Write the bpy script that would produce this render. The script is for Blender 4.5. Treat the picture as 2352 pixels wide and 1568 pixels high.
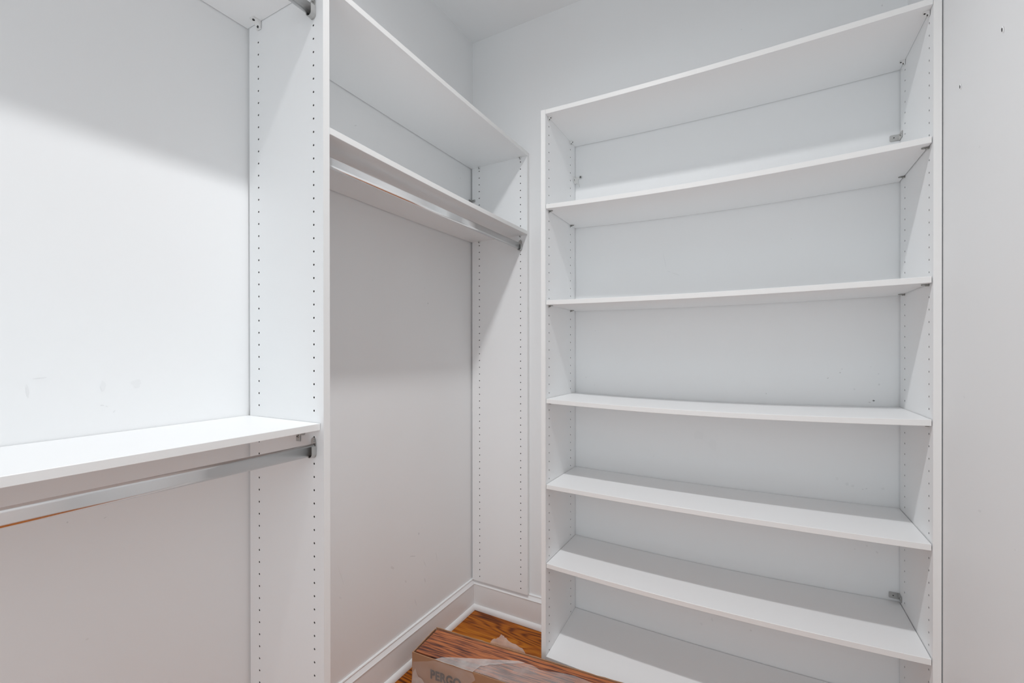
import bpy, bmesh, math, random
from mathutils import Vector, Matrix, noise

random.seed(7)
for o in list(bpy.data.objects):
    bpy.data.objects.remove(o)
scene = bpy.context.scene
COL = scene.collection

# ------------------------------------------------------------------ camera
CAM = Vector((1.20945, -1.79954, 1.22352))
YAW, PITCH, ROLL, FPX, PPY = 0.504894, -0.00207, -0.000973, 1026.65, 811.41
f0 = Vector((-math.sin(YAW), math.cos(YAW), 0)); r0 = Vector((math.cos(YAW), math.sin(YAW), 0)); u0 = Vector((0, 0, 1))
fw = f0 * math.cos(PITCH) + u0 * math.sin(PITCH)
u1 = u0 * math.cos(PITCH) - f0 * math.sin(PITCH)
rt = r0 * math.cos(ROLL) + u1 * math.sin(ROLL)
up = u1 * math.cos(ROLL) - r0 * math.sin(ROLL)
cd = bpy.data.cameras.new('camera')
cam = bpy.data.objects.new('camera', cd); COL.objects.link(cam)
cam.matrix_world = Matrix(((rt.x, up.x, -fw.x, CAM.x), (rt.y, up.y, -fw.y, CAM.y), (rt.z, up.z, -fw.z, CAM.z), (0, 0, 0, 1)))
cd.sensor_fit = 'HORIZONTAL'; cd.sensor_width = 36.0
cd.lens = FPX / 2352.0 * 36.0
cd.shift_y = (PPY - 784.0) / 2352.0
cd.clip_start = 0.02
scene.camera = cam

# ------------------------------------------------------------------ light and exposure
LAMP = Vector((0.720, -1.190, 2.650))       # lens of the round ceiling downlight
LAMP_R = .050
LAMP_POWER = 212.0
sl = bpy.data.lights.new('downlight_beam', 'SPOT'); sl.energy = LAMP_POWER; sl.color = (.98, .988, 1.0); sl.shadow_soft_size = LAMP_R
sl.spot_size = math.radians(174); sl.spot_blend = 1.0
sl.use_nodes = True
_fo = sl.node_tree.nodes.new('ShaderNodeLightFalloff'); _fo.inputs['Strength'].default_value = 1.0; _fo.inputs['Smooth'].default_value = 3.0
sl.node_tree.links.new(_fo.outputs['Quadratic'], sl.node_tree.nodes['Emission'].inputs['Strength'])
slo = bpy.data.objects.new('downlight_beam', sl); COL.objects.link(slo); slo.location = LAMP       # beam of the round ceiling downlight, pointing straight down
DOOR_X0, DOOR_X1, DOOR_H = .50, 1.36, 2.05
DOOR_POWER = 12.6
dl = bpy.data.lights.new('doorway_fill', 'AREA'); dl.shape = 'RECTANGLE'; dl.size = DOOR_X1 - DOOR_X0 - .04; dl.size_y = DOOR_H - .04
dl.energy = DOOR_POWER; dl.color = (.86, .948, 1.0)
dlo = bpy.data.objects.new('doorway_fill', dl); COL.objects.link(dlo)
dlo.location = ((DOOR_X0 + DOOR_X1) / 2, -2.78, DOOR_H / 2); dlo.rotation_euler = (math.pi / 2, 0, 0)    # area light added as fill, set in the unseen doorway behind the camera
world = bpy.data.worlds.new('world'); scene.world = world; world.use_nodes = True
world.node_tree.nodes['Background'].inputs[0].default_value = (0, 0, 0, 1)
world.node_tree.nodes['Background'].inputs[1].default_value = 0.0
vs = scene.view_settings
vs.view_transform = 'Standard'; vs.look = 'None'; vs.gamma = 1.0; vs.use_curve_mapping = False
vs.exposure = -0.12
cy = scene.cycles
cy.max_bounces = 9; cy.diffuse_bounces = 7; cy.glossy_bounces = 4; cy.transmission_bounces = 8; cy.transparent_max_bounces = 12
cy.caustics_reflective = False; cy.caustics_refractive = False
cy.sample_clamp_indirect = 6.0

# ------------------------------------------------------------------ measures (metres; origin = corner of left and back wall on the floor)
ROOM_X, ROOM_Y, ROOM_Z = 1.6114, -2.75, 2.713
T = 0.0164
MARKS = [
    ('L', -0.3951, 0.4878, 0.0076, 0.0045, -1.216, 0.35),
    ('L', -0.2820, 0.3513, 0.0318, 0.0012, -1.338, 0.40),
    ('L', -0.4316, 0.4112, 0.0221, 0.0020, -0.380, 0.30),
    ('L', -0.5454, 0.4139, 0.0150, 0.0050, -0.707, 0.20),
    ('L', -0.4721, 0.3285, 0.0088, 0.0040, -0.980, 0.25),
    ('L', -0.3589, 0.3523, 0.0215, 0.0020, -1.109, 0.20),
    ('L', -0.3577, 0.2825, 0.0143, 0.0040, -1.179, 0.20),
    ('L', -0.4154, 0.2188, 0.0200, 0.0020, -1.242, 0.25),
    ('L', -0.7816, 0.4866, 0.0504, 0.0012, -1.254, 0.18),
    ('L', -0.7845, 0.4149, 0.0090, 0.0030, -0.819, 0.15),
    ('L', -1.3924, 1.1531, 0.0137, 0.0050, -1.599, 0.10),
    ('L', -1.5035, 1.1498, 0.0167, 0.0020, -1.470, 0.12),
    ('L', -1.3939, 1.1133, 0.0040, 0.0010, -0.217, 0.40),
    ('L', -1.3864, 1.1103, 0.0031, 0.0010, -0.402, 0.25),
    ('L', -1.3737, 1.0982, 0.0039, 0.0015, 0.852, 0.25),
    ('L', -1.3352, 1.1550, 0.0120, 0.0120, -0.341, 0.07),
    ('L', -1.4870, 1.1749, 0.0126, 0.0010, 0.116, 0.22),
    ('L', -0.3358, 1.4288, 0.0045, 0.0030, -1.573, 0.45),
    ('L', -0.3565, 1.4898, 0.0029, 0.0020, -1.074, 0.30),
    ('L', -0.1048, 2.0295, 0.0035, 0.0030, -0.240, 0.40),
    ('L', -0.7175, 2.0004, 0.0076, 0.0015, 0.507, 0.30),
    ('L', -1.3898, 0.8756, 0.0041, 0.0010, 0.520, 0.40),
    ('L', -1.4486, 0.8854, 0.0020, 0.0020, -1.255, 0.30),
    ('L', -1.4190, 0.6354, 0.0030, 0.0030, -0.786, 0.15),
    ('L', -0.6408, 1.4822, 0.0041, 0.0020, -0.048, 0.20),
    ('L', -0.1593, 1.6719, 0.0040, 0.0030, -0.614, 0.15),
    ('B', 0.8905, 1.5762, 0.0395, 0.0012, -1.365, 0.14),
    ('B', 0.9058, 1.5344, 0.0079, 0.0010, -0.412, 0.20),
    ('B', 0.9296, 1.5232, 0.0185, 0.0010, -0.453, 0.25),
    ('B', 1.2316, 1.0791, 0.0023, 0.0022, -1.571, 0.55),
    ('B', 1.4088, 1.1379, 0.0042, 0.0016, 0.786, 0.60),
    ('B', 1.4415, 1.1566, 0.0024, 0.0024, -0.880, 0.55),
    ('B', 1.4467, 1.1685, 0.0020, 0.0020, 0.755, 0.35),
    ('B', 1.5279, 1.0698, 0.0035, 0.0030, -1.491, 0.65),
    ('B', 1.5282, 1.0691, 0.0049, 0.0012, 0.051, 0.50),
    ('B', 1.5183, 1.0638, 0.0039, 0.0014, -0.127, 0.45),
    ('B', 1.5407, 1.1549, 0.0024, 0.0014, 0.463, 0.35),
    ('B', 1.5418, 1.1208, 0.0042, 0.0025, -1.439, 0.30),
    ('B', 1.4793, 1.1039, 0.0035, 0.0030, -1.410, 0.20),
    ('B', 1.5216, 1.1770, 0.0027, 0.0012, 0.015, 0.25),
    ('B', 1.5013, 0.7837, 0.0023, 0.0014, 0.295, 0.60),
    ('B', 1.5102, 0.7867, 0.0038, 0.0020, 0.515, 0.30),
    ('B', 1.4596, 0.7942, 0.0065, 0.0060, -1.209, 0.14),
    ('B', 1.4749, 0.7907, 0.0050, 0.0050, -0.833, 0.16),
    ('B', 1.5517, 0.7928, 0.0050, 0.0050, -0.846, 0.14),
    ('B', 1.4336, 0.8084, 0.0060, 0.0060, -0.928, 0.10),
    ('B', 1.0123, 0.9125, 0.0200, 0.0200, -1.120, 0.05),
    ('B', 1.0606, 0.8847, 0.0289, 0.0200, -0.881, 0.05),
    ('B', 1.5114, 0.6043, 0.0032, 0.0030, -0.810, 0.25),
    ('B', 1.5367, 0.5895, 0.0053, 0.0030, -0.903, 0.25),
    ('B', 1.4807, 0.5873, 0.0028, 0.0020, -0.038, 0.20),
    ('B', 1.0585, 0.2372, 0.0085, 0.0050, -1.218, 0.15),
    ('B', 1.0221, 0.2096, 0.0062, 0.0060, -0.565, 0.12),
    ('B', 1.1840, 0.2347, 0.0037, 0.0030, -0.364, 0.40),
    ('B', 1.5487, 2.3156, 0.0034, 0.0030, -1.570, 0.35),
    ('B', 1.1542, 2.3783, 0.0031, 0.0020, -1.114, 0.20),
    ('B', 1.3059, 1.6106, 0.0034, 0.0015, -0.345, 0.20),
    ('B', 0.6122, 1.3145, 0.0021, 0.0020, -1.099, 0.35),
    ('B', 0.5712, 1.1173, 0.0030, 0.0030, -0.749, 0.20),
    ('B', 0.6083, 1.0874, 0.0073, 0.0030, -1.442, 0.10),
    ('B', 0.8485, 0.8160, 0.0030, 0.0030, -0.521, 0.12),
    ('R', -0.5168, 0.8930, 0.0106, 0.0030, 2.962, 0.12),
    ('R', -0.4352, 1.1225, 0.0049, 0.0030, -3.029, 0.12),
    ('R', -0.6630, 0.8690, 0.0032, 0.0020, 2.886, 0.12),
    ('R', -0.5127, 1.6508, 0.0030, 0.0030, -2.448, 0.15),
]

# ------------------------------------------------------------------ materials
def new_mat(name):
    m = bpy.data.materials.new(name); m.use_nodes = True
    nt = m.node_tree; return m, nt, nt.nodes['Principled BSDF']

def simple(name, col, rough=0.5, metal=0.0, spec=0.5):
    m, nt, b = new_mat(name)
    b.inputs['Base Color'].default_value = (*col, 1); b.inputs['Roughness'].default_value = rough
    b.inputs['Metallic'].default_value = metal; b.inputs['Specular IOR Level'].default_value = spec
    return m

def link(nt, a, b): nt.links.new(a, b)

def math_node(nt, op, a, b=None, clamp=False):
    n = nt.nodes.new('ShaderNodeMath'); n.operation = op; n.use_clamp = clamp
    for i, v in enumerate((a, b)):
        if v is None: continue
        if isinstance(v, (int, float)): n.inputs[i].default_value = v
        else: link(nt, v, n.inputs[i])
    return n.outputs[0]

def mottled(name, col, amount, scale, rough, spec=0.5, bump=0.0, bscale=300.0):
    """Painted or coated surface with faint unevenness."""
    m, nt, b = new_mat(name)
    tc = nt.nodes.new('ShaderNodeTexCoord')
    nz = nt.nodes.new('ShaderNodeTexNoise'); nz.inputs['Scale'].default_value = scale; nz.inputs['Detail'].default_value = 1
    link(nt, tc.outputs['Object'], nz.inputs['Vector'])
    ramp = nt.nodes.new('ShaderNodeMix'); ramp.data_type = 'RGBA'
    ramp.inputs[6].default_value = (*[c * (1 - amount) for c in col], 1)
    ramp.inputs[7].default_value = (*[min(1, c * (1 + amount)) for c in col], 1)
    link(nt, nz.outputs['Fac'], ramp.inputs[0])
    out = ramp.outputs[2]
    link(nt, out, b.inputs['Base Color'])
    b.inputs['Roughness'].default_value = rough; b.inputs['Specular IOR Level'].default_value = spec
    if bump:
        n2 = nt.nodes.new('ShaderNodeTexNoise'); n2.inputs['Scale'].default_value = bscale; n2.inputs['Detail'].default_value = 2
        link(nt, tc.outputs['Object'], n2.inputs['Vector'])
        bp = nt.nodes.new('ShaderNodeBump'); bp.inputs['Strength'].default_value = bump; bp.inputs['Distance'].default_value = .001
        link(nt, n2.outputs['Fac'], bp.inputs['Height']); link(nt, bp.outputs[0], b.inputs['Normal'])
    return m

def wood(name, ramp_cols, grain, loops, rough, pore, weights, per_object=True):
    """Long-grained wood: wandering contour loops plus fine pores; grain runs along local X."""
    m, nt, b = new_mat(name)
    tc = nt.nodes.new('ShaderNodeTexCoord')
    vec = tc.outputs['Object']
    if per_object:
        oi = nt.nodes.new('ShaderNodeObjectInfo')
        mu = math_node(nt, 'MULTIPLY', oi.outputs['Random'], 37.0)
        cb = nt.nodes.new('ShaderNodeCombineXYZ'); link(nt, mu, cb.inputs[0]); link(nt, mu, cb.inputs[1]); link(nt, mu, cb.inputs[2])
        ad = nt.nodes.new('ShaderNodeVectorMath'); ad.operation = 'ADD'; link(nt, vec, ad.inputs[0]); link(nt, cb.outputs[0], ad.inputs[1]); vec = ad.outputs[0]
    def stretched(sx, sy, detail, dist=0.0):
        mp = nt.nodes.new('ShaderNodeMapping'); mp.inputs['Scale'].default_value = (sx, sy, 1.0); link(nt, vec, mp.inputs['Vector'])
        n = nt.nodes.new('ShaderNodeTexNoise'); n.inputs['Scale'].default_value = 1.0; n.inputs['Detail'].default_value = detail
        n.inputs['Distortion'].default_value = dist
        link(nt, mp.outputs[0], n.inputs['Vector']); return n.outputs['Fac']
    broad = stretched(1.5, grain, 1.5, .25)
    ring = math_node(nt, 'SINE', math_node(nt, 'MULTIPLY', broad, loops))
    ring = math_node(nt, 'POWER', math_node(nt, 'MULTIPLY', math_node(nt, 'ADD', ring, 1.0), .5), 1.6)     # thin dark growth lines between wide pale bands
    pores = stretched(pore[0], pore[1], 3.0)
    tone = stretched(1.1, 6.0, 1.0)
    v = math_node(nt, 'ADD', math_node(nt, 'MULTIPLY', ring, weights[0]), math_node(nt, 'MULTIPLY', pores, weights[1]))
    v = math_node(nt, 'ADD', v, math_node(nt, 'MULTIPLY', tone, weights[2]))
    v = math_node(nt, 'SUBTRACT', v, weights[3], clamp=True)
    cr = nt.nodes.new('ShaderNodeValToRGB'); link(nt, v, cr.inputs[0])
    el = cr.color_ramp.elements
    while len(el) < len(ramp_cols): el.new(.5)
    for e, (pos, c) in zip(el, ramp_cols): e.position = pos; e.color = (*c, 1)
    link(nt, cr.outputs[0], b.inputs['Base Color'])
    b.inputs['Roughness'].default_value = rough; b.inputs['Specular IOR Level'].default_value = .18
    return m

M = {}
WALL = (.858, .866, .870)
M['paint'] = mottled('paint', WALL, .012, 2.5, .55, .3)
SCUFF = (.02, .04, .07, .11, .17, .26, .40, .58)
for _i, _s in enumerate(SCUFF): M['scuff%d' % (_i + 1)] = simple('scuff_%d' % (_i + 1), tuple(c * (1 - _s) + .10 * _s for c in WALL), .7, 0, .2)
M['ceiling'] = mottled('ceiling_paint', (.858, .864, .868), .01, 2.0, .8, .2)
M['melamine'] = mottled('melamine', (.878, .886, .890), .006, 3.0, .42, .45)
M['edge'] = mottled('edge_band', (.87, .87, .86), .006, 6.0, .45, .4)
M['trim'] = mottled('gloss_trim_paint', (.858, .866, .870), .008, 5.0, .30, .35)
M['hole'] = mottled('chipboard_hole', (.13, .12, .11), .3, 900.0, .9, .1)
M['gap'] = simple('screw_recess', (.03, .03, .03), .7)
M['white_plastic'] = simple('white_plastic', (.80, .80, .79), .35)
M['steel'] = simple('zinc_plated_steel', (.55, .55, .54), .34, 1.0)
M['pin'] = simple('dull_metal_pin', (.33, .33, .31), .4, 1.0)
M['floor'] = wood('orange_oak_floor', [(0.0, (.036, .008, .002)), (.30, (.16, .036, .004)), (.54, (.38, .105, .007)), (.90, (.56, .195, .014))], 7.0, 120.0, .30, (9.0, 130.0), (-.30, .95, .55, .10))
M['plank'] = wood('red_brown_laminate', [(0.0, (.085, .036, .030)), (.24, (.15, .058, .042)), (.42, (.40, .135, .060)), (.85, (.62, .23, .085))], 9.0, 60.0, .36, (10.0, 170.0), (-.12, 1.90, .50, .72))
M['subfloor'] = simple('subfloor', (.10, .06, .03), .9)
M['cardboard'] = mottled('cardboard', (.42, .24, .14), .10, 18.0, .8, .2, .2, 500)
M['ink'] = simple('printed_ink', (.045, .035, .03), .7)
M['porcelain'] = simple('porcelain', (.8, .8, .78), .25)

def chrome():
    m, nt, b = new_mat('brushed_chrome_rod')
    b.inputs['Metallic'].default_value = 1.0
    tc = nt.nodes.new('ShaderNodeTexCoord'); mp = nt.nodes.new('ShaderNodeMapping'); mp.inputs['Scale'].default_value = (200, 3, 200)
    link(nt, tc.outputs['Object'], mp.inputs['Vector'])
    n = nt.nodes.new('ShaderNodeTexNoise'); n.inputs['Scale'].default_value = 1.5; n.inputs['Detail'].default_value = 4
    link(nt, mp.outputs[0], n.inputs['Vector'])
    mr = nt.nodes.new('ShaderNodeMapRange'); mr.inputs[3].default_value = .21; mr.inputs[4].default_value = .26
    link(nt, n.outputs['Fac'], mr.inputs[0]); link(nt, mr.outputs[0], b.inputs['Roughness'])
    mx = nt.nodes.new('ShaderNodeMix'); mx.data_type = 'RGBA'; mx.inputs[6].default_value = (.93, .93, .93, 1); mx.inputs[7].default_value = (.97, .97, .97, 1)
    link(nt, n.outputs['Fac'], mx.inputs[0]); link(nt, mx.outputs[2], b.inputs['Base Color'])
    return m
M['chrome'] = chrome()

def film_mat(name, cover):
    """Thin cloudy shrink film: part of the light passes, part is scattered and reflected."""
    m, nt, b = new_mat(name)
    b.inputs['Base Color'].default_value = (.90, .87, .85, 1); b.inputs['Roughness'].default_value = .14; b.inputs['Specular IOR Level'].default_value = .8
    tr = nt.nodes.new('ShaderNodeBsdfTransparent'); mx = nt.nodes.new('ShaderNodeMixShader')
    tc = nt.nodes.new('ShaderNodeTexCoord'); n = nt.nodes.new('ShaderNodeTexNoise'); n.inputs['Scale'].default_value = 16; n.inputs['Detail'].default_value = 3
    link(nt, tc.outputs['Object'], n.inputs['Vector'])
    mr = nt.nodes.new('ShaderNodeMapRange'); mr.inputs[1].default_value = .3; mr.inputs[2].default_value = .7; mr.inputs[3].default_value = cover * .7; mr.inputs[4].default_value = min(1, cover * 1.35)
    link(nt, n.outputs['Fac'], mr.inputs[0]); link(nt, mr.outputs[0], mx.inputs[0])
    link(nt, tr.outputs[0], mx.inputs[1]); link(nt, b.outputs[0], mx.inputs[2])
    link(nt, mx.outputs[0], nt.nodes['Material Output'].inputs['Surface'])
    return m
M['film'] = film_mat('cloudy_film', .26)
M['film_side'] = film_mat('cloudy_film_side', .22)
M['film_thick'] = film_mat('cloudy_film_doubled', .42)

def lamp_mat():
    m = bpy.data.materials.new('lit_bulb'); m.use_nodes = True; nt = m.node_tree
    nt.nodes.remove(nt.nodes['Principled BSDF'])
    e = nt.nodes.new('ShaderNodeEmission'); e.inputs[0].default_value = (1.0, .985, .965, 1); e.inputs[1].default_value = 8.0
    link(nt, e.outputs[0], nt.nodes['Material Output'].inputs['Surface'])
    return m
M['bulb'] = lamp_mat()

# ------------------------------------------------------------------ object helpers
def obj(name, bm, mats, parent=None, smooth=False):
    me = bpy.data.meshes.new(name); bm.normal_update(); bm.to_mesh(me); bm.free()
    for mm in (mats if isinstance(mats, (list, tuple)) else [mats]): me.materials.append(M[mm])
    if smooth:
        for p in me.polygons: p.use_smooth = True
    o = bpy.data.objects.new(name, me); COL.objects.link(o)
    if parent is not None: attach(o, parent)
    return o

def attach(o, parent):
    o.parent = parent
    m = Matrix.Identity(4); q = parent
    while q is not None:
        m = q.matrix_basis @ m; q = q.parent
    o.matrix_parent_inverse = Matrix.Identity(4)
    o.matrix_basis = m.inverted() @ o.matrix_basis

def thing(name, label, cat, loc=(0, 0, 0), rotz=0.0, group=None):
    o = bpy.data.objects.new(name, None); COL.objects.link(o)
    o.empty_display_size = .1; o.matrix_basis = Matrix.Translation(loc) @ Matrix.Rotation(rotz, 4, 'Z')
    return tag(o, label, cat, group)

def tag(o, label, cat, group=None):
    o['label'] = label; o['category'] = cat
    if group: o['group'] = group
    return o

def struct(o, label, cat):
    o['kind'] = 'structure'; return tag(o, label, cat)

def add_box(bm, x0, x1, y0, y1, z0, z1, bevel=0.0, mat=0):
    r = bmesh.ops.create_cube(bm, size=1.0)
    for v in r['verts']:
        v.co = Vector((x0 + (v.co.x + .5) * (x1 - x0), y0 + (v.co.y + .5) * (y1 - y0), z0 + (v.co.z + .5) * (z1 - z0)))
    fs = {f for v in r['verts'] for f in v.link_faces}
    for f in fs: f.material_index = mat
    if bevel:
        es = list({e for v in r['verts'] for e in v.link_edges})
        bmesh.ops.bevel(bm, geom=es, offset=bevel, segments=1, affect='EDGES', profile=.5)

def box(name, x0, x1, y0, y1, z0, z1, mat, parent=None, bevel=0.0):
    bm = bmesh.new(); add_box(bm, x0, x1, y0, y1, z0, z1, bevel); return obj(name, bm, mat, parent)

def extrude_poly(bm, pts, fn, d0, d1, mat=0):
    """Prism over a closed 2-D outline; fn(a, b, d) gives the 3-D point."""
    lo = [bm.verts.new(fn(a, b, d0)) for a, b in pts]; hi = [bm.verts.new(fn(a, b, d1)) for a, b in pts]
    fs = [bm.faces.new(lo), bm.faces.new(hi[::-1])]
    n = len(pts)
    for i in range(n): fs.append(bm.faces.new((lo[i], hi[i], hi[(i + 1) % n], lo[(i + 1) % n])))
    for f in fs: f.material_index = mat

def add_cyl(bm, c, axis, r, h, seg=16, mat=0):
    q = Vector((0, 0, 1)).rotation_difference(Vector(axis)).to_matrix().to_4x4()
    res = bmesh.ops.create_cone(bm, cap_ends=True, segments=seg, radius1=r, radius2=r, depth=h, matrix=Matrix.Translation(c) @ q)
    for f in {f for v in res['verts'] for f in v.link_faces}: f.material_index = mat

def stadium(w, h, n=8):
    """Upright stadium outline, width w, height h, centred."""
    r = w / 2; pts = []
    e = .0006                                     # an extra point beside each arc keeps the flat sides flat when smooth-shaded
    pts.append((r, h / 2 - r - e))
    for i in range(n + 1): a = math.pi * i / n; pts.append((r * math.cos(a), h / 2 - r + r * math.sin(a)))
    pts += [(-r, h / 2 - r - e), (-r, -h / 2 + r + e)]
    for i in range(n + 1): a = math.pi + math.pi * i / n; pts.append((r * math.cos(a), -h / 2 + r + r * math.sin(a)))
    pts.append((r, -h / 2 + r + e))
    return pts

# ------------------------------------------------------------------ room shell
W = .10
floor = box('floor', 0, ROOM_X, ROOM_Y, 0, -.05, -.0125, 'subfloor')
struct(floor, 'orange-brown oak plank floor of the closet', 'floor')
rows = 22; pw = .127
def plank_mesh(name, x0, x1, y0, y1):
    bm = bmesh.new(); add_box(bm, x0, x1, y0, y1, -.0122, 0, .0007)
    cx, cyy = (x0 + x1) / 2, (y0 + y1) / 2
    for v in bm.verts: v.co -= Vector((cx, cyy, 0))
    o = obj(name, bm, 'floor'); o.location = (cx, cyy, 0); attach(o, floor)
for r in range(rows):
    y1 = -.002 - r * pw; y0 = max(y1 - pw + .0004, ROOM_Y + .001)
    if y1 - y0 < .02: break
    x = -((r * .47) % 1.2) - (.0 if r else .15)
    while x < ROOM_X:
        a, b = max(x, .002), min(x + 1.2, ROOM_X - .002)
        if b - a > .03: plank_mesh('plank', a, b - .0004, y0, y1)
        x += 1.2

struct(box('ceiling', -W, ROOM_X + W, ROOM_Y - W, W, ROOM_Z, ROOM_Z + W, 'ceiling'), 'plain white painted ceiling', 'ceiling')
wl = struct(box('wall_left', -W, 0, ROOM_Y - W, W, -.05, ROOM_Z, 'paint'), 'white painted wall behind the hanging rods, lightly scuffed', 'wall')
wb = struct(box('wall_back', 0, ROOM_X, 0, W, -.05, ROOM_Z, 'paint'), 'white painted wall behind the seven shelves, with small dark scuffs', 'wall')
wr = struct(box('wall_right', ROOM_X, ROOM_X + W, ROOM_Y - W, W, -.05, ROOM_Z, 'paint'), 'blank white wall at the right edge with two old screw holes', 'wall')
bm = bmesh.new()
add_box(bm, 0, DOOR_X0, ROOM_Y - W, ROOM_Y, -.05, ROOM_Z); add_box(bm, DOOR_X1, ROOM_X, ROOM_Y - W, ROOM_Y, -.05, ROOM_Z); add_box(bm, DOOR_X0, DOOR_X1, ROOM_Y - W, ROOM_Y, DOOR_H, ROOM_Z)
struct(obj('wall_rear', bm, 'paint'), 'white painted wall behind the camera around the open doorway', 'wall')
for (y, z, tilt) in ((-.6147, 1.8301, .25), (-.4136, 1.8273, .2)):
    bm = bmesh.new()
    ring = [bm.verts.new((ROOM_X - .0004, y + .0055 * math.cos(a) * .8 + math.sin(a) * .002, z + .0075 * math.sin(a))) for a in [2 * math.pi * i / 10 for i in range(10)]]
    inn = [bm.verts.new((ROOM_X - .0016, y + .0034 * math.cos(a) * .8 + math.sin(a) * .001, z + .0045 * math.sin(a))) for a in [2 * math.pi * i / 10 for i in range(10)]]
    pit = bm.verts.new((ROOM_X - .0002, y, z + .001))
    for i in range(10):
        j = (i + 1) % 10
        f = bm.faces.new((ring[i], ring[j], inn[j], inn[i]))
        f = bm.faces.new((inn[i], inn[j], pit)); f.material_index = 1
    h = obj('screw_hole', bm, ('paint', 'gap'), wr)
    h['label'] = 'dark old screw hole with a chipped rim'

# scuffs and rub marks on the paint
def scuffs(plane, wall):
    bm = bmesh.new()
    for i, (pl_, a, z, ln, wd, ang, st) in enumerate(k for k in MARKS if k[0] == plane):
        n = 18; ca, sa = math.cos(ang), math.sin(ang); vsq = []
        for q in range(n):
            t = 2 * math.pi * q / n
            k = .78 + .42 * noise.noise(Vector((math.cos(t) * 1.7 + i * 3.1, math.sin(t) * 1.7, i * 1.3)))
            p, w = ln * math.cos(t) * k, wd * math.sin(t) * k
            s, zz = a + p * ca - w * sa, z + p * sa + w * ca
            vsq.append(bm.verts.new({'L': (.0003, s, zz), 'B': (s, -.0003, zz), 'R': (ROOM_X - .0003, s, zz)}[plane]))
        f = bm.faces.new(vsq); f.material_index = min(range(8), key=lambda q: abs(SCUFF[q] - st * .5))
    o = obj('scuff_marks', bm, ['scuff%d' % q for q in range(1, 9)], wall); o['label'] = 'faint grey scuffs and rub marks on the paint'
for pl_, w_ in (('L', wl), ('B', wb), ('R', wr)): scuffs(pl_, w_)

# baseboards: flat board with a moulded cap, and a quarter-round shoe
BASE = [(0, .138), (.0055, .138), (.0072, .1362), (.0074, .1345), (.0062, .1325), (.0066, .1300), (.0085, .1265), (.0112, .1225), (.0132, .1195), (.0150, .1175), (.0156, .1160), (.0150, .1143), (.0135, .1136), (.0135, .0), (0, .0)]
SHOE = [(.0135, .0), (.0135, .0205)] + [(.0135 + .0140 * math.sin(a), .0205 * math.cos(a)) for a in [math.pi / 2 * i / 14 for i in range(1, 15)]]
def baseboard(name, fn, d0, d1, label):
    bm = bmesh.new(); extrude_poly(bm, BASE, fn, d0, d1); o = obj(name, bm, 'trim'); struct(o, label, 'baseboard')
    bm = bmesh.new(); extrude_poly(bm, SHOE, fn, d0, d1); s = obj('shoe_moulding', bm, 'trim', o); return o
# mitred at the corner: the outlines overlap only on the diagonal
def base_left(t, z, d): return (t, min(d, -t) if d > -.1 else d, z)
def base_back(t, z, d): return (max(d, t) if d < .1 else d, -t, z)
baseboard('baseboard_left', base_left, ROOM_Y, 0.0, 'white moulded baseboard along the wall under the hanging rods')
baseboard('baseboard_back', base_back, 0.0, .5055, 'short white moulded baseboard in the corner left of the seven shelves')
baseboard('baseboard_right', lambda t, z, d: (ROOM_X - t, d, z), ROOM_Y, -.310, 'white moulded baseboard along the right wall in front of the shelf unit')

# casing of the open doorway behind the camera
casing = box('trim_1', DOOR_X0 - .09, DOOR_X0, ROOM_Y, ROOM_Y + .018, 0, DOOR_H + .09, 'trim', None, .002)
struct(casing, 'white casing round the open doorway behind the camera', 'trim')
box('casing_board', DOOR_X1, DOOR_X1 + .09, ROOM_Y, ROOM_Y + .018, 0, DOOR_H + .09, 'trim', casing, .002)
box('casing_board', DOOR_X0 + .0005, DOOR_X1 - .0005, ROOM_Y, ROOM_Y + .018, DOOR_H, DOOR_H + .09, 'trim', casing, .002)

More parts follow.
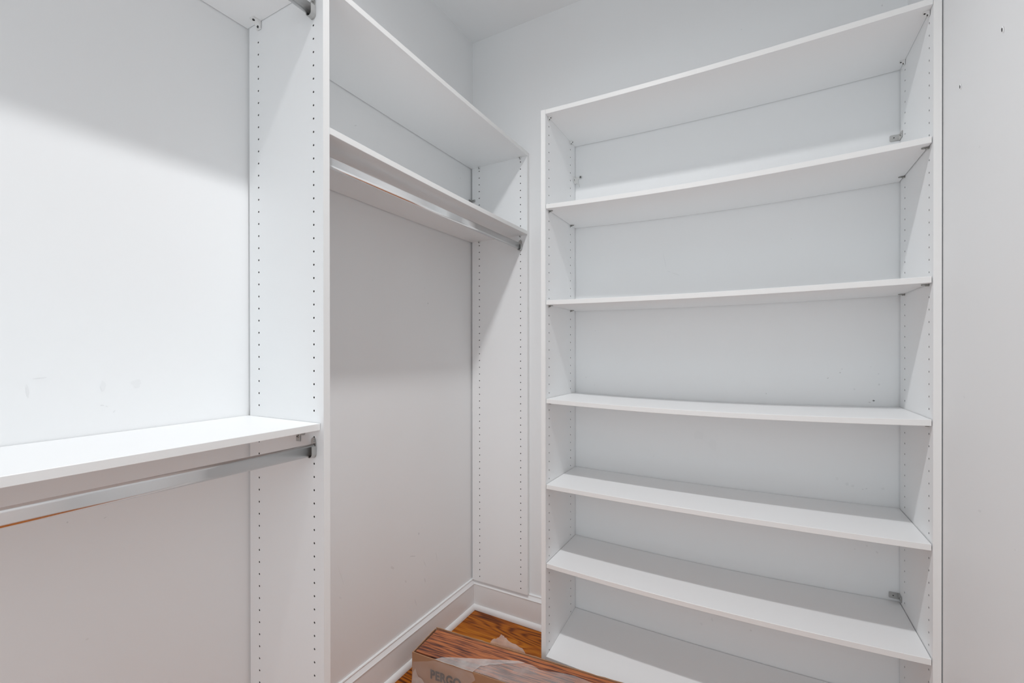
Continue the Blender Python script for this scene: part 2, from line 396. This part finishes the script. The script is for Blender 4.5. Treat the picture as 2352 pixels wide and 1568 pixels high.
# ------------------------------------------------------------------ shelving parts
def drilled_panel(name, fn, s0, s1, z0, z1, th, cols, parent, front, r=.0026):
    """Side panel with two rows of drilled peg holes. fn(s, z, d): d = 0 on the drilled face, d = th on the far face.
    front tells which end of s carries the edge band."""
    bm = bmesh.new(); V = {}
    def vt(s, z, d):
        k = (round(s, 5), round(z, 5), round(d, 5))
        if k not in V: V[k] = bm.verts.new(fn(s, z, d))
        return V[k]
    def quad(a, b, c, d_, mi=0):
        f = bm.faces.new((a, b, c, d_)); f.material_index = mi
    h = .008; xs = [s0]
    for c, zt, n in sorted(cols): xs += [c - h, c + h]
    xs.append(s1)
    for i in range(0, len(xs), 2):
        quad(vt(xs[i], z0, 0), vt(xs[i + 1], z0, 0), vt(xs[i + 1], z1, 0), vt(xs[i], z1, 0))
    for c, zt, n in sorted(cols):
        a, b = c - h, c + h
        ztop, zbot = zt + .016, zt - (n - 1) * .032 - .016
        quad(vt(a, ztop, 0), vt(b, ztop, 0), vt(b, z1, 0), vt(a, z1, 0))
        if zbot > z0 + 1e-4: quad(vt(a, z0, 0), vt(b, z0, 0), vt(b, zbot, 0), vt(a, zbot, 0))
        for k in range(n):
            zc = zt - k * .032
            sq = [(b, zc), (b, zc + .016), (c, zc + .016), (a, zc + .016), (a, zc), (a, zc - .016), (c, zc - .016), (b, zc - .016)]
            ov = [vt(s, z, 0) for s, z in sq]
            iv = [bm.verts.new(fn(c + r * math.cos(math.pi / 4 * q), zc + r * math.sin(math.pi / 4 * q), 0)) for q in range(8)]
            dv = [bm.verts.new(fn(c + r * math.cos(math.pi / 4 * q), zc + r * math.sin(math.pi / 4 * q), .010)) for q in range(8)]
            for q in range(8):
                w = (q + 1) % 8
                quad(ov[q], ov[w], iv[w], iv[q]); quad(iv[q], iv[w], dv[w], dv[q], 1)
            f = bm.faces.new(dv); f.material_index = 1
    quad(vt(s0, z0, th), vt(s0, z1, th), vt(s1, z1, th), vt(s1, z0, th))
    quad(vt(s0, z1, 0), vt(s1, z1, 0), vt(s1, z1, th), vt(s0, z1, th))
    quad(vt(s0, z0, 0), vt(s0, z0, th), vt(s1, z0, th), vt(s1, z0, 0))
    quad(vt(s0, z0, 0), vt(s0, z1, 0), vt(s0, z1, th), vt(s0, z0, th), 2 if front == 0 else 0)
    quad(vt(s1, z0, 0), vt(s1, z0, th), vt(s1, z1, th), vt(s1, z1, 0), 2 if front == 1 else 0)
    bmesh.ops.recalc_face_normals(bm, faces=bm.faces)
    return obj(name, bm, ('melamine', 'hole', 'edge'), parent)

def shelf(x0, x1, y0, y1, ztop, parent, front, sag=0.0, rise=0.0, along='x', n=24, name='shelf'):
    """Shelf board with a banded front edge; sag = droop in mid-span, rise = how much higher its back edge lies."""
    bm = bmesh.new(); B = .0007
    if along == 'x': L0, L1, D0, D1 = x0, x1, y0, y1        # D0 = front (towards the room)
    else: L0, L1, D0, D1 = y0, y1, x1, x0
    sg = 1 if D1 > D0 else -1
    prof = [(D0, -T + B), (D0, -B), (D0 + sg * B, 0), (D1 - sg * B, 0), (D1, -B), (D1, -T + B), (D1 - sg * B, -T), (D0 + sg * B, -T)]
    rings = []
    for i in range(n + 1):
        t = i / n; L = L0 + (L1 - L0) * t; dz = -sag * math.sin(math.pi * t) ** .9 if 0 < t < 1 else 0
        ring = []
        for d, z in prof:
            zz = ztop + z + dz + rise * (d - D0) / (D1 - D0)
            ring.append(bm.verts.new((L, d, zz) if along == 'x' else (d, L, zz)))
        rings.append(ring)
    m = len(prof)
    for i in range(n):
        for j in range(m):
            f = bm.faces.new((rings[i][j], rings[i + 1][j], rings[i + 1][(j + 1) % m], rings[i][(j + 1) % m]))
            if j == 0: f.material_index = 1
    bm.faces.new(rings[0]); bm.faces.new(rings[-1][::-1])
    bmesh.ops.recalc_face_normals(bm, faces=bm.faces)
    return obj(name, bm, ('melamine', 'edge'), parent)

def connector(parent, corner, a, w, s=1.0, label=None):
    """White plastic corner connector under a shelf: corner = point where shelf underside meets panel face,
    a = unit vector away from the panel, w = unit vector along the shelf depth."""
    bm = bmesh.new(); R = .021 * s
    pts = [(0.0005, -.0005), (R, -.0005), (R, -.003)]
    for i in range(1, 8):
        t = math.pi / 2 * i / 8; pts.append((R - (R - .003) * math.sin(t), -R + (R - .003) * math.cos(t)))
    pts += [(.003, -R), (.0005, -R)]
    c, A, Wv = Vector(corner), Vector(a), Vector(w)
    fn = lambda p, q, d: c + A * p + Vector((0, 0, q)) + Wv * d
    extrude_poly(bm, pts, fn, -.008 * s, .008 * s)
    add_cyl(bm, c + A * (R * .72) + Vector((0, 0, -.0042)), (0, 0, 1), .0032 * s, .002, 12, 1)
    add_cyl(bm, c + A * .0042 + Vector((0, 0, -R * .72)), A, .0032 * s, .002, 12, 1)
    bmesh.ops.recalc_face_normals(bm, faces=bm.faces)
    o = obj('corner_connector', bm, ('white_plastic', 'gap'), parent)
    return o

def shelf_pin(parent, x, y, z, sx):
    """Spoon-shaped metal shelf peg, its flat tab under the shelf."""
    bm = bmesh.new()
    add_cyl(bm, (x + sx * .0035, y, z - .0034), (1, 0, 0), .0024, .0075, 10)
    pts = [(0, -.003), (.010, -.0042), (.0135, -.003), (.015, 0), (.0135, .003), (.010, .0042), (0, .003)]
    extrude_poly(bm, pts, lambda p, q, d: Vector((x + sx * (.0006 + p), y + q, z + d)), -.0030, -.0008)
    bmesh.ops.recalc_face_normals(bm, faces=bm.faces)
    return obj('shelf_pin', bm, 'pin', parent)

def angle_bracket(parent, corner, a, b, la, lb, h, label):
    """Bent steel corner bracket: plates of length la and lb along unit vectors a and b, height h, each with a screw."""
    bm = bmesh.new(); c, A, Bv = Vector(corner), Vector(a), Vector(b); t = .0016
    Z = Vector((0, 0, 1)); e = .0006
    for P, Q, L in ((A, Bv, la), (Bv, A, lb)):
        pts = [(e, -h / 2), (L - .002, -h / 2), (L, -h / 2 + .002), (L, h / 2 - .002), (L - .002, h / 2), (e, h / 2)]
        extrude_poly(bm, pts, lambda p, q, d: c + P * p + Z * q + Q * d, e, e + t)
        add_cyl(bm, c + P * (L * .62) + Q * (e + t + .0008), Q, .0042, .0016, 14, 0)
        add_cyl(bm, c + P * (L * .62) + Q * (e + t + .0016), Q, .0017, .0012, 8, 1)
    bmesh.ops.recalc_face_normals(bm, faces=bm.faces)
    o = obj('corner_bracket', bm, ('steel', 'gap'), parent); o['label'] = label
    return o

def rod_bracket(parent, x, z, y, sy):
    """Steel rod holder: tear-drop plate on the panel and an open U cup round the rod end."""
    bm = bmesh.new()
    pts = [(-.0098 * math.cos(a), -.0095 - .0098 * math.sin(a)) for a in [math.pi * i / 10 for i in range(11)]]
    pts += [(.0085 * math.cos(a), .0215 + .0085 * math.sin(a)) for a in [math.pi * i / 10 for i in range(11)]]
    extrude_poly(bm, pts, lambda p, q, d: Vector((x + p, y + sy * d, z + q)), .0004, .0020)
    for (ro, ri) in ((.0098, .0083),):
        out = [(ro, .010), (ro, -.0085)] + [(ro * math.cos(a), -.0085 - ro * math.sin(a)) for a in [math.pi * i / 12 for i in range(1, 12)]] + [(-ro, -.0085), (-ro, .004)]
        inn = [(-ri, .004), (-ri, -.0085)] + [(-ri * math.cos(a), -.0085 - ri * math.sin(a)) for a in [math.pi * i / 12 for i in range(1, 12)]] + [(ri, -.0085), (ri, .010)]
        extrude_poly(bm, out + inn, lambda p, q, d: Vector((x + p, y + sy * d, z + q)), .0020, .0135)
    add_cyl(bm, (x + .003, y + sy * .0035, z + .0235), (0, 1, 0), .0032, .004, 12)
    add_cyl(bm, (x - .002, y + sy * .0023, z + .012), (0, 1, 0), .0016, .0008, 8, 1)
    bmesh.ops.recalc_face_normals(bm, faces=bm.faces)
    return obj('rod_bracket', bm, ('steel', 'gap'), parent)

# ------------------------------------------------------------------ left wall: hanging unit
YD0, YD1 = -1.0867, -1.0687           # divider panel
YE0, YE1 = -.0190, -.0012             # end panel by the back wall
YN = -2.300                           # near end panel (out of view)
PX0, PX1 = .0085, .3040
hang = thing('hanging_closet_unit', 'white wall-hung closet unit with drilled divider panels along the left wall', 'closet unit', (0, YD0, 0))
ZB = .1388; ZT = 2.1178
div = drilled_panel('divider_panel', lambda s, z, d: Vector((s, YD0 + d, z)), PX0, PX1, ZB, ZT, YD1 - YD0, [(.049, 2.0446, 59), (.2696, 2.0116, 58)], hang, 1)
endp = drilled_panel('side_panel', lambda s, z, d: Vector((s, YE0 + d, z)), PX0, PX1, ZB, ZT, YE1 - YE0, [(.049, 2.0818, 61), (.2696, 2.0805, 61)], hang, 1)
nearp = drilled_panel('side_panel', lambda s, z, d: Vector((s, YN - d, z)), PX0, PX1, ZB, ZT, .018, [(.049, 2.0446, 59), (.2696, 2.0116, 58)], hang, 1)
s_near_top = shelf(.0022, .3060, YN + .001, YD0 - .0012, 2.0959 + T, hang, 1, .003, 0, 'y')
s_near_mid = shelf(.0022, .2923, YN + .001, YD0 - .0012, 1.0548, hang, 1, .002, 0, 'y')
s_far_top = shelf(.0035, .3065, YD1 + .0004, YE0 - .0004, 2.1012 + T, hang, 1, .003, 0, 'y')
s_far_low = shelf(.0030, .3051, YD1 + .0004, YE0 - .0004, 1.7663, hang, 1, .004, 0, 'y')
RX = .2690
for zc, y0, y1 in ((2.0445, YN, YD0), (.9895, YN, YD0), (1.6995, YD1, YE0)):
    rod_bracket(nearp if y0 == YN else div, RX, zc, y0, 1)
    rod_bracket(div if y1 == YD0 else endp, RX, zc, y1, -1)
# corner connectors under the shelves
connector(s_near_top, (.0555, YD0 - .0012, 2.0959), (0, -1, 0), (1, 0, 0))
connector(s_near_top, (.2500, YN + .001, 2.0959), (0, 1, 0), (1, 0, 0))
for x in (.0500, .2690):
    connector(s_far_top, (x, YE0 - .0004, 2.1012), (0, -1, 0), (1, 0, 0), .52)
    connector(s_far_low, (x, YE0 - .0004, 1.7663 - T), (0, -1, 0), (1, 0, 0), .45)
angle_bracket(hang, (.0002, YE0, 1.9455), (0, -1, 0), (1, 0, 0), .018, .026, .013, 'small steel bracket tying the end panel to the wall')
# folded steel tab under the mid shelf
bm = bmesh.new()
add_box(bm, .2055, .2195, YD0 - .0030, YD0 - .0006, 1.0050, 1.0378, .0004)
add_box(bm, .2055, .2195, YD0 - .0240, YD0 - .0030, 1.0358, 1.0378, .0004)
add_cyl(bm, (.2120, YD0 - .0036, 1.0170), (0, 1, 0), .0038, .0016, 14, 0)
add_cyl(bm, (.2120, YD0 - .0044, 1.0170), (0, 1, 0), .0016, .0010, 8, 1)
add_cyl(bm, (.2330, YD0 - .0050, 1.0250), (0, 1, 0), .0030, .0100, 10, 0)
o = obj('corner_bracket', bm, ('steel', 'gap'), hang); o['label'] = 'steel bracket under the near shelf'

def closet_rod(z, y0, y1, label):
    bm = bmesh.new(); pts = stadium(.0130, .0300, 10)
    extrude_poly(bm, pts, lambda p, q, d: Vector((p, d, q)), y0 - y0, y1 - y0)
    bmesh.ops.recalc_face_normals(bm, faces=bm.faces)
    for f in bm.faces: f.smooth = len(f.verts) == 4
    o = obj('closet_rod', bm, 'chrome'); o.location = (RX, y0, z)
    return tag(o, label, 'closet rod', 'chrome hanging rods')
closet_rod(1.6995, YD1 + .003, YE0 - .003, 'chrome closet rod under the lower shelf of the far bay')
closet_rod(.9895, YN + .003, YD0 - .003, 'chrome closet rod below the waist-high shelf at left')
closet_rod(2.0445, YN + .003, YD0 - .003, 'chrome closet rod under the top left shelf, barely in the frame')

# ------------------------------------------------------------------ back wall: shelf unit
XL0, XL, XR, XR1 = .5060, .5235, 1.5926, 1.6086
YF, YS = -.3046, -.3005
ST = [2.1143, 1.7681, 1.4152, 1.0532, .7382, .4478]
SAG = [.0085, .0125, .0060, .0115, .0068, .0125]
unit = thing('open_shelf_unit', 'tall white open shelf unit with seven sagging shelves against the back wall', 'shelf unit', (1.05, YF, 0))
pl = drilled_panel('side_panel', lambda s, z, d: Vector((XL - d, s, z)), YF, -.0045, 0.0, ST[0], XL - XL0, [(-.2723, 2.0648, 62), (-.0549, 2.0654, 62)], unit, 0)
pr = drilled_panel('side_panel', lambda s, z, d: Vector((XR + d, s, z)), YF, -.0045, 0.0, ST[0], XR1 - XR, [(-.2723, 2.0690, 62), (-.0549, 2.0695, 62)], unit, 0)
boards = []
for k, (zt, sg) in enumerate(zip(ST, SAG)):
    a, b = (XL + .0004, XR - .0006) if k == 0 else (XL + .0013, XR - .0022)
    boards.append(shelf(a, b, YS - (.003 if k == 0 else 0), -.0030, zt, unit, 0, sg))
boards.append(shelf(XL + .0006, XR - .0010, YS - .002, -.0030, .1060, unit, 0, .008, .0310))
for y in (-.2760, -.0560):
    connector(boards[0], (XL + .0004, y, ST[0] - T), (1, 0, 0), (0, 1, 0), .62)
    connector(boards[0], (XR - .0006, y, ST[0] - T), (-1, 0, 0), (0, 1, 0), .62)
for k in range(1, 6):
    for y in (-.2723, -.0549):
        shelf_pin(pl, XL, y, ST[k] - T, 1); shelf_pin(pr, XR, y, ST[k] - T, -1)
angle_bracket(unit, (XR, 0, 1.8905), (-1, 0, 0), (0, -1, 0), .0250, .0300, .019, 'bright steel bracket in the right corner above the second shelf')
angle_bracket(unit, (XR, 0, .4640), (-1, 0, 0), (0, -1, 0), .0265, .0250, .019, 'grey steel bracket in the right corner above the sixth shelf')
# broken white plastic bracket on the wall by the left panel, its strip dangling
bm = bmesh.new()
add_box(bm, XL + .0004, XL + .0024, -.0230, -.0012, 1.9385, 1.9660, .0005)
add_box(bm, XL + .0008, XL + .0150, -.0050, -.0012, 1.9395, 1.9655, .0008)
extrude_poly(bm, [(.012, 1.9655), (.021, 1.9665), (.024, 1.9620), (.018, 1.9585), (.012, 1.9560)], lambda p, q, d: Vector((XL + p, d, q)), -.0038, -.0012)
extrude_poly(bm, [(.0115, 1.9410), (.0150, 1.9425), (.0190, 1.9330), (.0215, 1.9240), (.0185, 1.9235), (.0160, 1.9310)], lambda p, q, d: Vector((XL + p, d, q)), -.0055, -.0030)
add_cyl(bm, (XL + .0250, -.0030, 1.9645), (0, 1, 0), .0052, .0040, 16, 1)
add_cyl(bm, (XL + .0250, -.0052, 1.9645), (0, 1, 0), .0026, .0012, 10, 2)
add_box(bm, XL + .0022, XL + .0032, -.0160, -.0140, 1.9490, 1.9560, 0, 2)
bmesh.ops.recalc_face_normals(bm, faces=bm.faces)
o = obj('corner_bracket', bm, ('white_plastic', 'steel', 'gap'), unit); o['label'] = 'broken white plastic bracket with a dangling strip'

# ------------------------------------------------------------------ ceiling lamp (lights the closet, above the frame)
lamp = thing('ceiling_lamp', 'round white downlight with a lit flat lens on the ceiling, above the frame', 'lamp', (LAMP.x, LAMP.y, ROOM_Z))
bm = bmesh.new()
prof = [(.0, 0), (.090, 0), (.090, -.006), (.074, LAMP.z - ROOM_Z - .004), (.066, LAMP.z - ROOM_Z - .004), (.064, LAMP.z - ROOM_Z + .006), (.0, LAMP.z - ROOM_Z + .006)]
rings = [[bm.verts.new((LAMP.x + r * math.cos(2 * math.pi * i / 32), LAMP.y + r * math.sin(2 * math.pi * i / 32), ROOM_Z - .0005 + z)) for i in range(32)] for r, z in prof[1:-1]]
for ra, rb in zip(rings, rings[1:]):
    for i in range(32): bm.faces.new((ra[i], ra[(i + 1) % 32], rb[(i + 1) % 32], rb[i]))
bm.faces.new(rings[0]); bm.faces.new(rings[-1][::-1])
bmesh.ops.recalc_face_normals(bm, faces=bm.faces)
obj('lamp_housing', bm, 'porcelain', lamp)
bm = bmesh.new()
bm.faces.new([bm.verts.new((LAMP.x + .062 * math.cos(-2 * math.pi * i / 32), LAMP.y + .062 * math.sin(-2 * math.pi * i / 32), LAMP.z + .003)) for i in range(32)])
obj('lens', bm, 'bulb', lamp)

# ------------------------------------------------------------------ opened flooring carton on the floor
BL, BW, BH = .880, .1600, .1256
box_t = thing('flooring_carton', 'opened brown carton of wood-look flooring in torn clear film on the floor', 'carton', (.09515, -.54366, 0), math.radians(4.6))
def local(o): o.parent = box_t; o.matrix_parent_inverse = Matrix.Identity(4); return o

def ragged_wall(bm, p0, p1, th, z0, z1, amp, seed, n=60):
    """Cardboard side from p0 to p1 (plan), thickness vector th, with a torn, uneven top edge."""
    p0, p1, th = Vector((*p0, 0)), Vector((*p1, 0)), Vector((*th, 0))
    prev = None
    for i in range(n + 1):
        q = p0.lerp(p1, i / n)
        dz = amp * (noise.noise(Vector((i * .33, seed, 0))) + .5 * noise.noise(Vector((i * 1.1, seed, 3))))
        bow = th.normalized() * (.0012 * noise.noise(Vector((i * .12, seed, 9))))
        ring = [bm.verts.new(q + Vector((0, 0, z0))), bm.verts.new(q + bow + Vector((0, 0, z1 + dz))), bm.verts.new(q + th + bow + Vector((0, 0, z1 + dz * .6))), bm.verts.new(q + th + Vector((0, 0, z0)))]
        if prev:
            for j in range(4): bm.faces.new((prev[j], ring[j], ring[(j + 1) % 4], prev[(j + 1) % 4]))
        else: bm.faces.new(ring)
        prev = ring
    bm.faces.new(prev[::-1])

def carton_part(name, build):
    bm = bmesh.new(); build(bm); bmesh.ops.recalc_face_normals(bm, faces=bm.faces)
    return local(obj(name, bm, 'cardboard'))
carton_part('carton_base', lambda bm: add_box(bm, 0, BL, 0, BW, 0, .004, .0005))
carton_part('carton_side', lambda bm: ragged_wall(bm, (.0, .0), (BL, .0), (0, .0032), .004, BH, .0016, 1.0))
carton_part('carton_side', lambda bm: ragged_wall(bm, (.0, BW), (BL, BW), (0, -.0032), .004, .1272, .0022, 5.0))
carton_part('carton_end', lambda bm: ragged_wall(bm, (-.0005, .0034), (-.0045, BW - .0034), (.0030, 0), .004, .1235, .0025, 9.0, 20))
carton_part('carton_end', lambda bm: ragged_wall(bm, (BL, .0034), (BL, BW - .0034), (-.0030, 0), .004, BH, .002, 13.0, 20))

# printed word on the long side
fc = bpy.data.curves.new('print', 'FONT'); fc.body = 'PERGO'; fc.size = 1.0; fc.offset = .042; fc.extrude = 0.0; fc.space_character = 1.05
fo = bpy.data.objects.new('print_tmp', fc); COL.objects.link(fo)
dg = bpy.context.evaluated_depsgraph_get()
pm = bpy.data.meshes.new_from_object(fo.evaluated_get(dg))
bpy.data.objects.remove(fo)
xsv = [v.co.x for v in pm.vertices]; ysv = [v.co.y for v in pm.vertices]
ax, bx, ay, by = min(xsv), max(xsv), min(ysv), max(ysv)
for v in pm.vertices:
    v.co = Vector((.0815 + (v.co.x - ax) / (bx - ax) * .1270, -.0018, .0535 + (v.co.y - ay) / (by - ay) * .0340))
pm.materials.clear(); pm.materials.append(M['ink'])
pt = bpy.data.objects.new('printed_lettering', pm); COL.objects.link(pt); local(pt); pt['label'] = 'faded black block lettering on the carton side'

# torn clear film
def film(name, pts, mat, amp, seed, fn, label=None, cuts=3):
    bm = bmesh.new()
    vs = [bm.verts.new((a, b, 0)) for a, b in pts]
    bm.faces.new(vs)
    bmesh.ops.triangulate(bm, faces=bm.faces)
    for it in range(cuts):
        es = [e for e in bm.edges if e.calc_length() > .012]
        if not es: break
        bmesh.ops.subdivide_edges(bm, edges=es, cuts=1)
        bmesh.ops.triangulate(bm, faces=bm.faces)
    for v in bm.verts:
        a, b = v.co.x, v.co.y
        w = amp * (noise.noise(Vector((a * 14 + seed, b * 18, seed))) + .35 * abs(noise.noise(Vector((a * 40 + b * 30, b * 34 - a * 20 + seed, 2)))))
        v.co = fn(a, b, w)
    bmesh.ops.recalc_face_normals(bm, faces=bm.faces)
    o = local(obj(name, bm, mat, None, True)); 
    return o
ZP = .1250
side = lambda a, b, w: Vector((a, -.0042 - abs(w), b))
flat = lambda a, b, w: Vector((a, b, ZP + .0022 + abs(w)))
film('torn_film', [(.002, .010), (.003, .060), (.0068, .0949), (.035, .103), (.0737, .1150), (.100, .1262), (.165, .1266), (.256, .1262), (.262, .116), (.267, .1055), (.252, .092), (.228, .078), (.205, .060), (.180, .030), (.165, .006)], 'film_side', .0022, 2.0, side)
film('torn_film', [(.100, -.003), (.1173, .0183), (.1500, .0330), (.1828, .0453), (.2573, .0714), (.3312, .0973), (.3745, .1144), (.4028, .1149), (.3880, .1040), (.3518, .0895), (.3150, .0660), (.2900, .0560), (.2780, .0400), (.2656, .0364), (.2600, .0200), (.2566, .0060), (.2560, -.003)], 'film_thick', .0030, 6.0, lambda a, b, w: Vector((a, b, ZP + .0022 + abs(w))))
film('torn_film', [(.2540, .0040), (.2580, .0240), (.2620, .0420), (.2750, .0480), (.2870, .0620), (.3120, .0720), (.3470, .0940), (.3850, .1080), (.4030, .1130), (.4271, .1162), (.4606, .1054), (.4900, .1100), (.5196, .1182), (.5500, .1230), (.5787, .1268), (.6285, .1207), (.7000, .1120), (.7800, .1180), (.8000, .0600), (.7900, .0040), (.6000, .0020), (.4000, .0030)], 'film', .0012, 11.0, lambda a, b, w: Vector((a, b, ZP + .0010 + abs(w) * .8)))
# shard of film standing up behind the carton
film('torn_film', [(.2250, .060), (.2367, .1260), (.2440, .1360), (.2515, .1414), (.2590, .1420), (.2662, .1486), (.2710, .1500), (.2807, .1650), (.2860, .1620), (.2920, .1615), (.2960, .1560), (.3006, .1576), (.3100, .1490), (.3185, .1461), (.3260, .1440), (.3415, .1441), (.3560, .1380), (.3678, .1368), (.3760, .1290), (.3851, .1150), (.3900, .060)], 'film_thick', .0030, 17.0, lambda a, b, w: Vector((a, BW + .0065 + w + (b - .06) * .04, b)))
# small crumpled strips at the left end of the long side
film('torn_film', [(.004, .020), (.010, .060), (.022, .078), (.028, .060), (.034, .050), (.050, .046), (.070, .028), (.050, .012), (.020, .010)], 'film_thick', .004, 23.0, lambda a, b, w: Vector((a, -.0075 - abs(w), b)))

# planks lying in the carton
PT = .0120
for k in range(10):
    zt = .1250 - k * (PT + .0001)
    bm = bmesh.new(); add_box(bm, -.424, .424, -.0720, .0720, -PT, 0, .0009)
    if k == 0: pmesh = obj('laminate_plank', bm, 'plank'); o = pmesh
    else:
        bm.free(); o = pmesh.copy(); COL.objects.link(o)
    o.matrix_basis = Matrix.Translation((.09515, -.54366, 0)) @ Matrix.Rotation(math.radians(4.6), 4, 'Z') @ Matrix.Translation((.432 + .0, .0825, zt))
    if k == 0: tag(o, 'uppermost red-brown wood-grain plank lying in the opened carton', 'plank', 'planks in the carton')
    else: tag(o, '%s red-brown plank from the top of the stack inside the opened carton' % ('second', 'third', 'fourth', 'fifth', 'sixth', 'seventh', 'eighth', 'ninth', 'tenth')[k - 1], 'plank', 'planks in the carton')
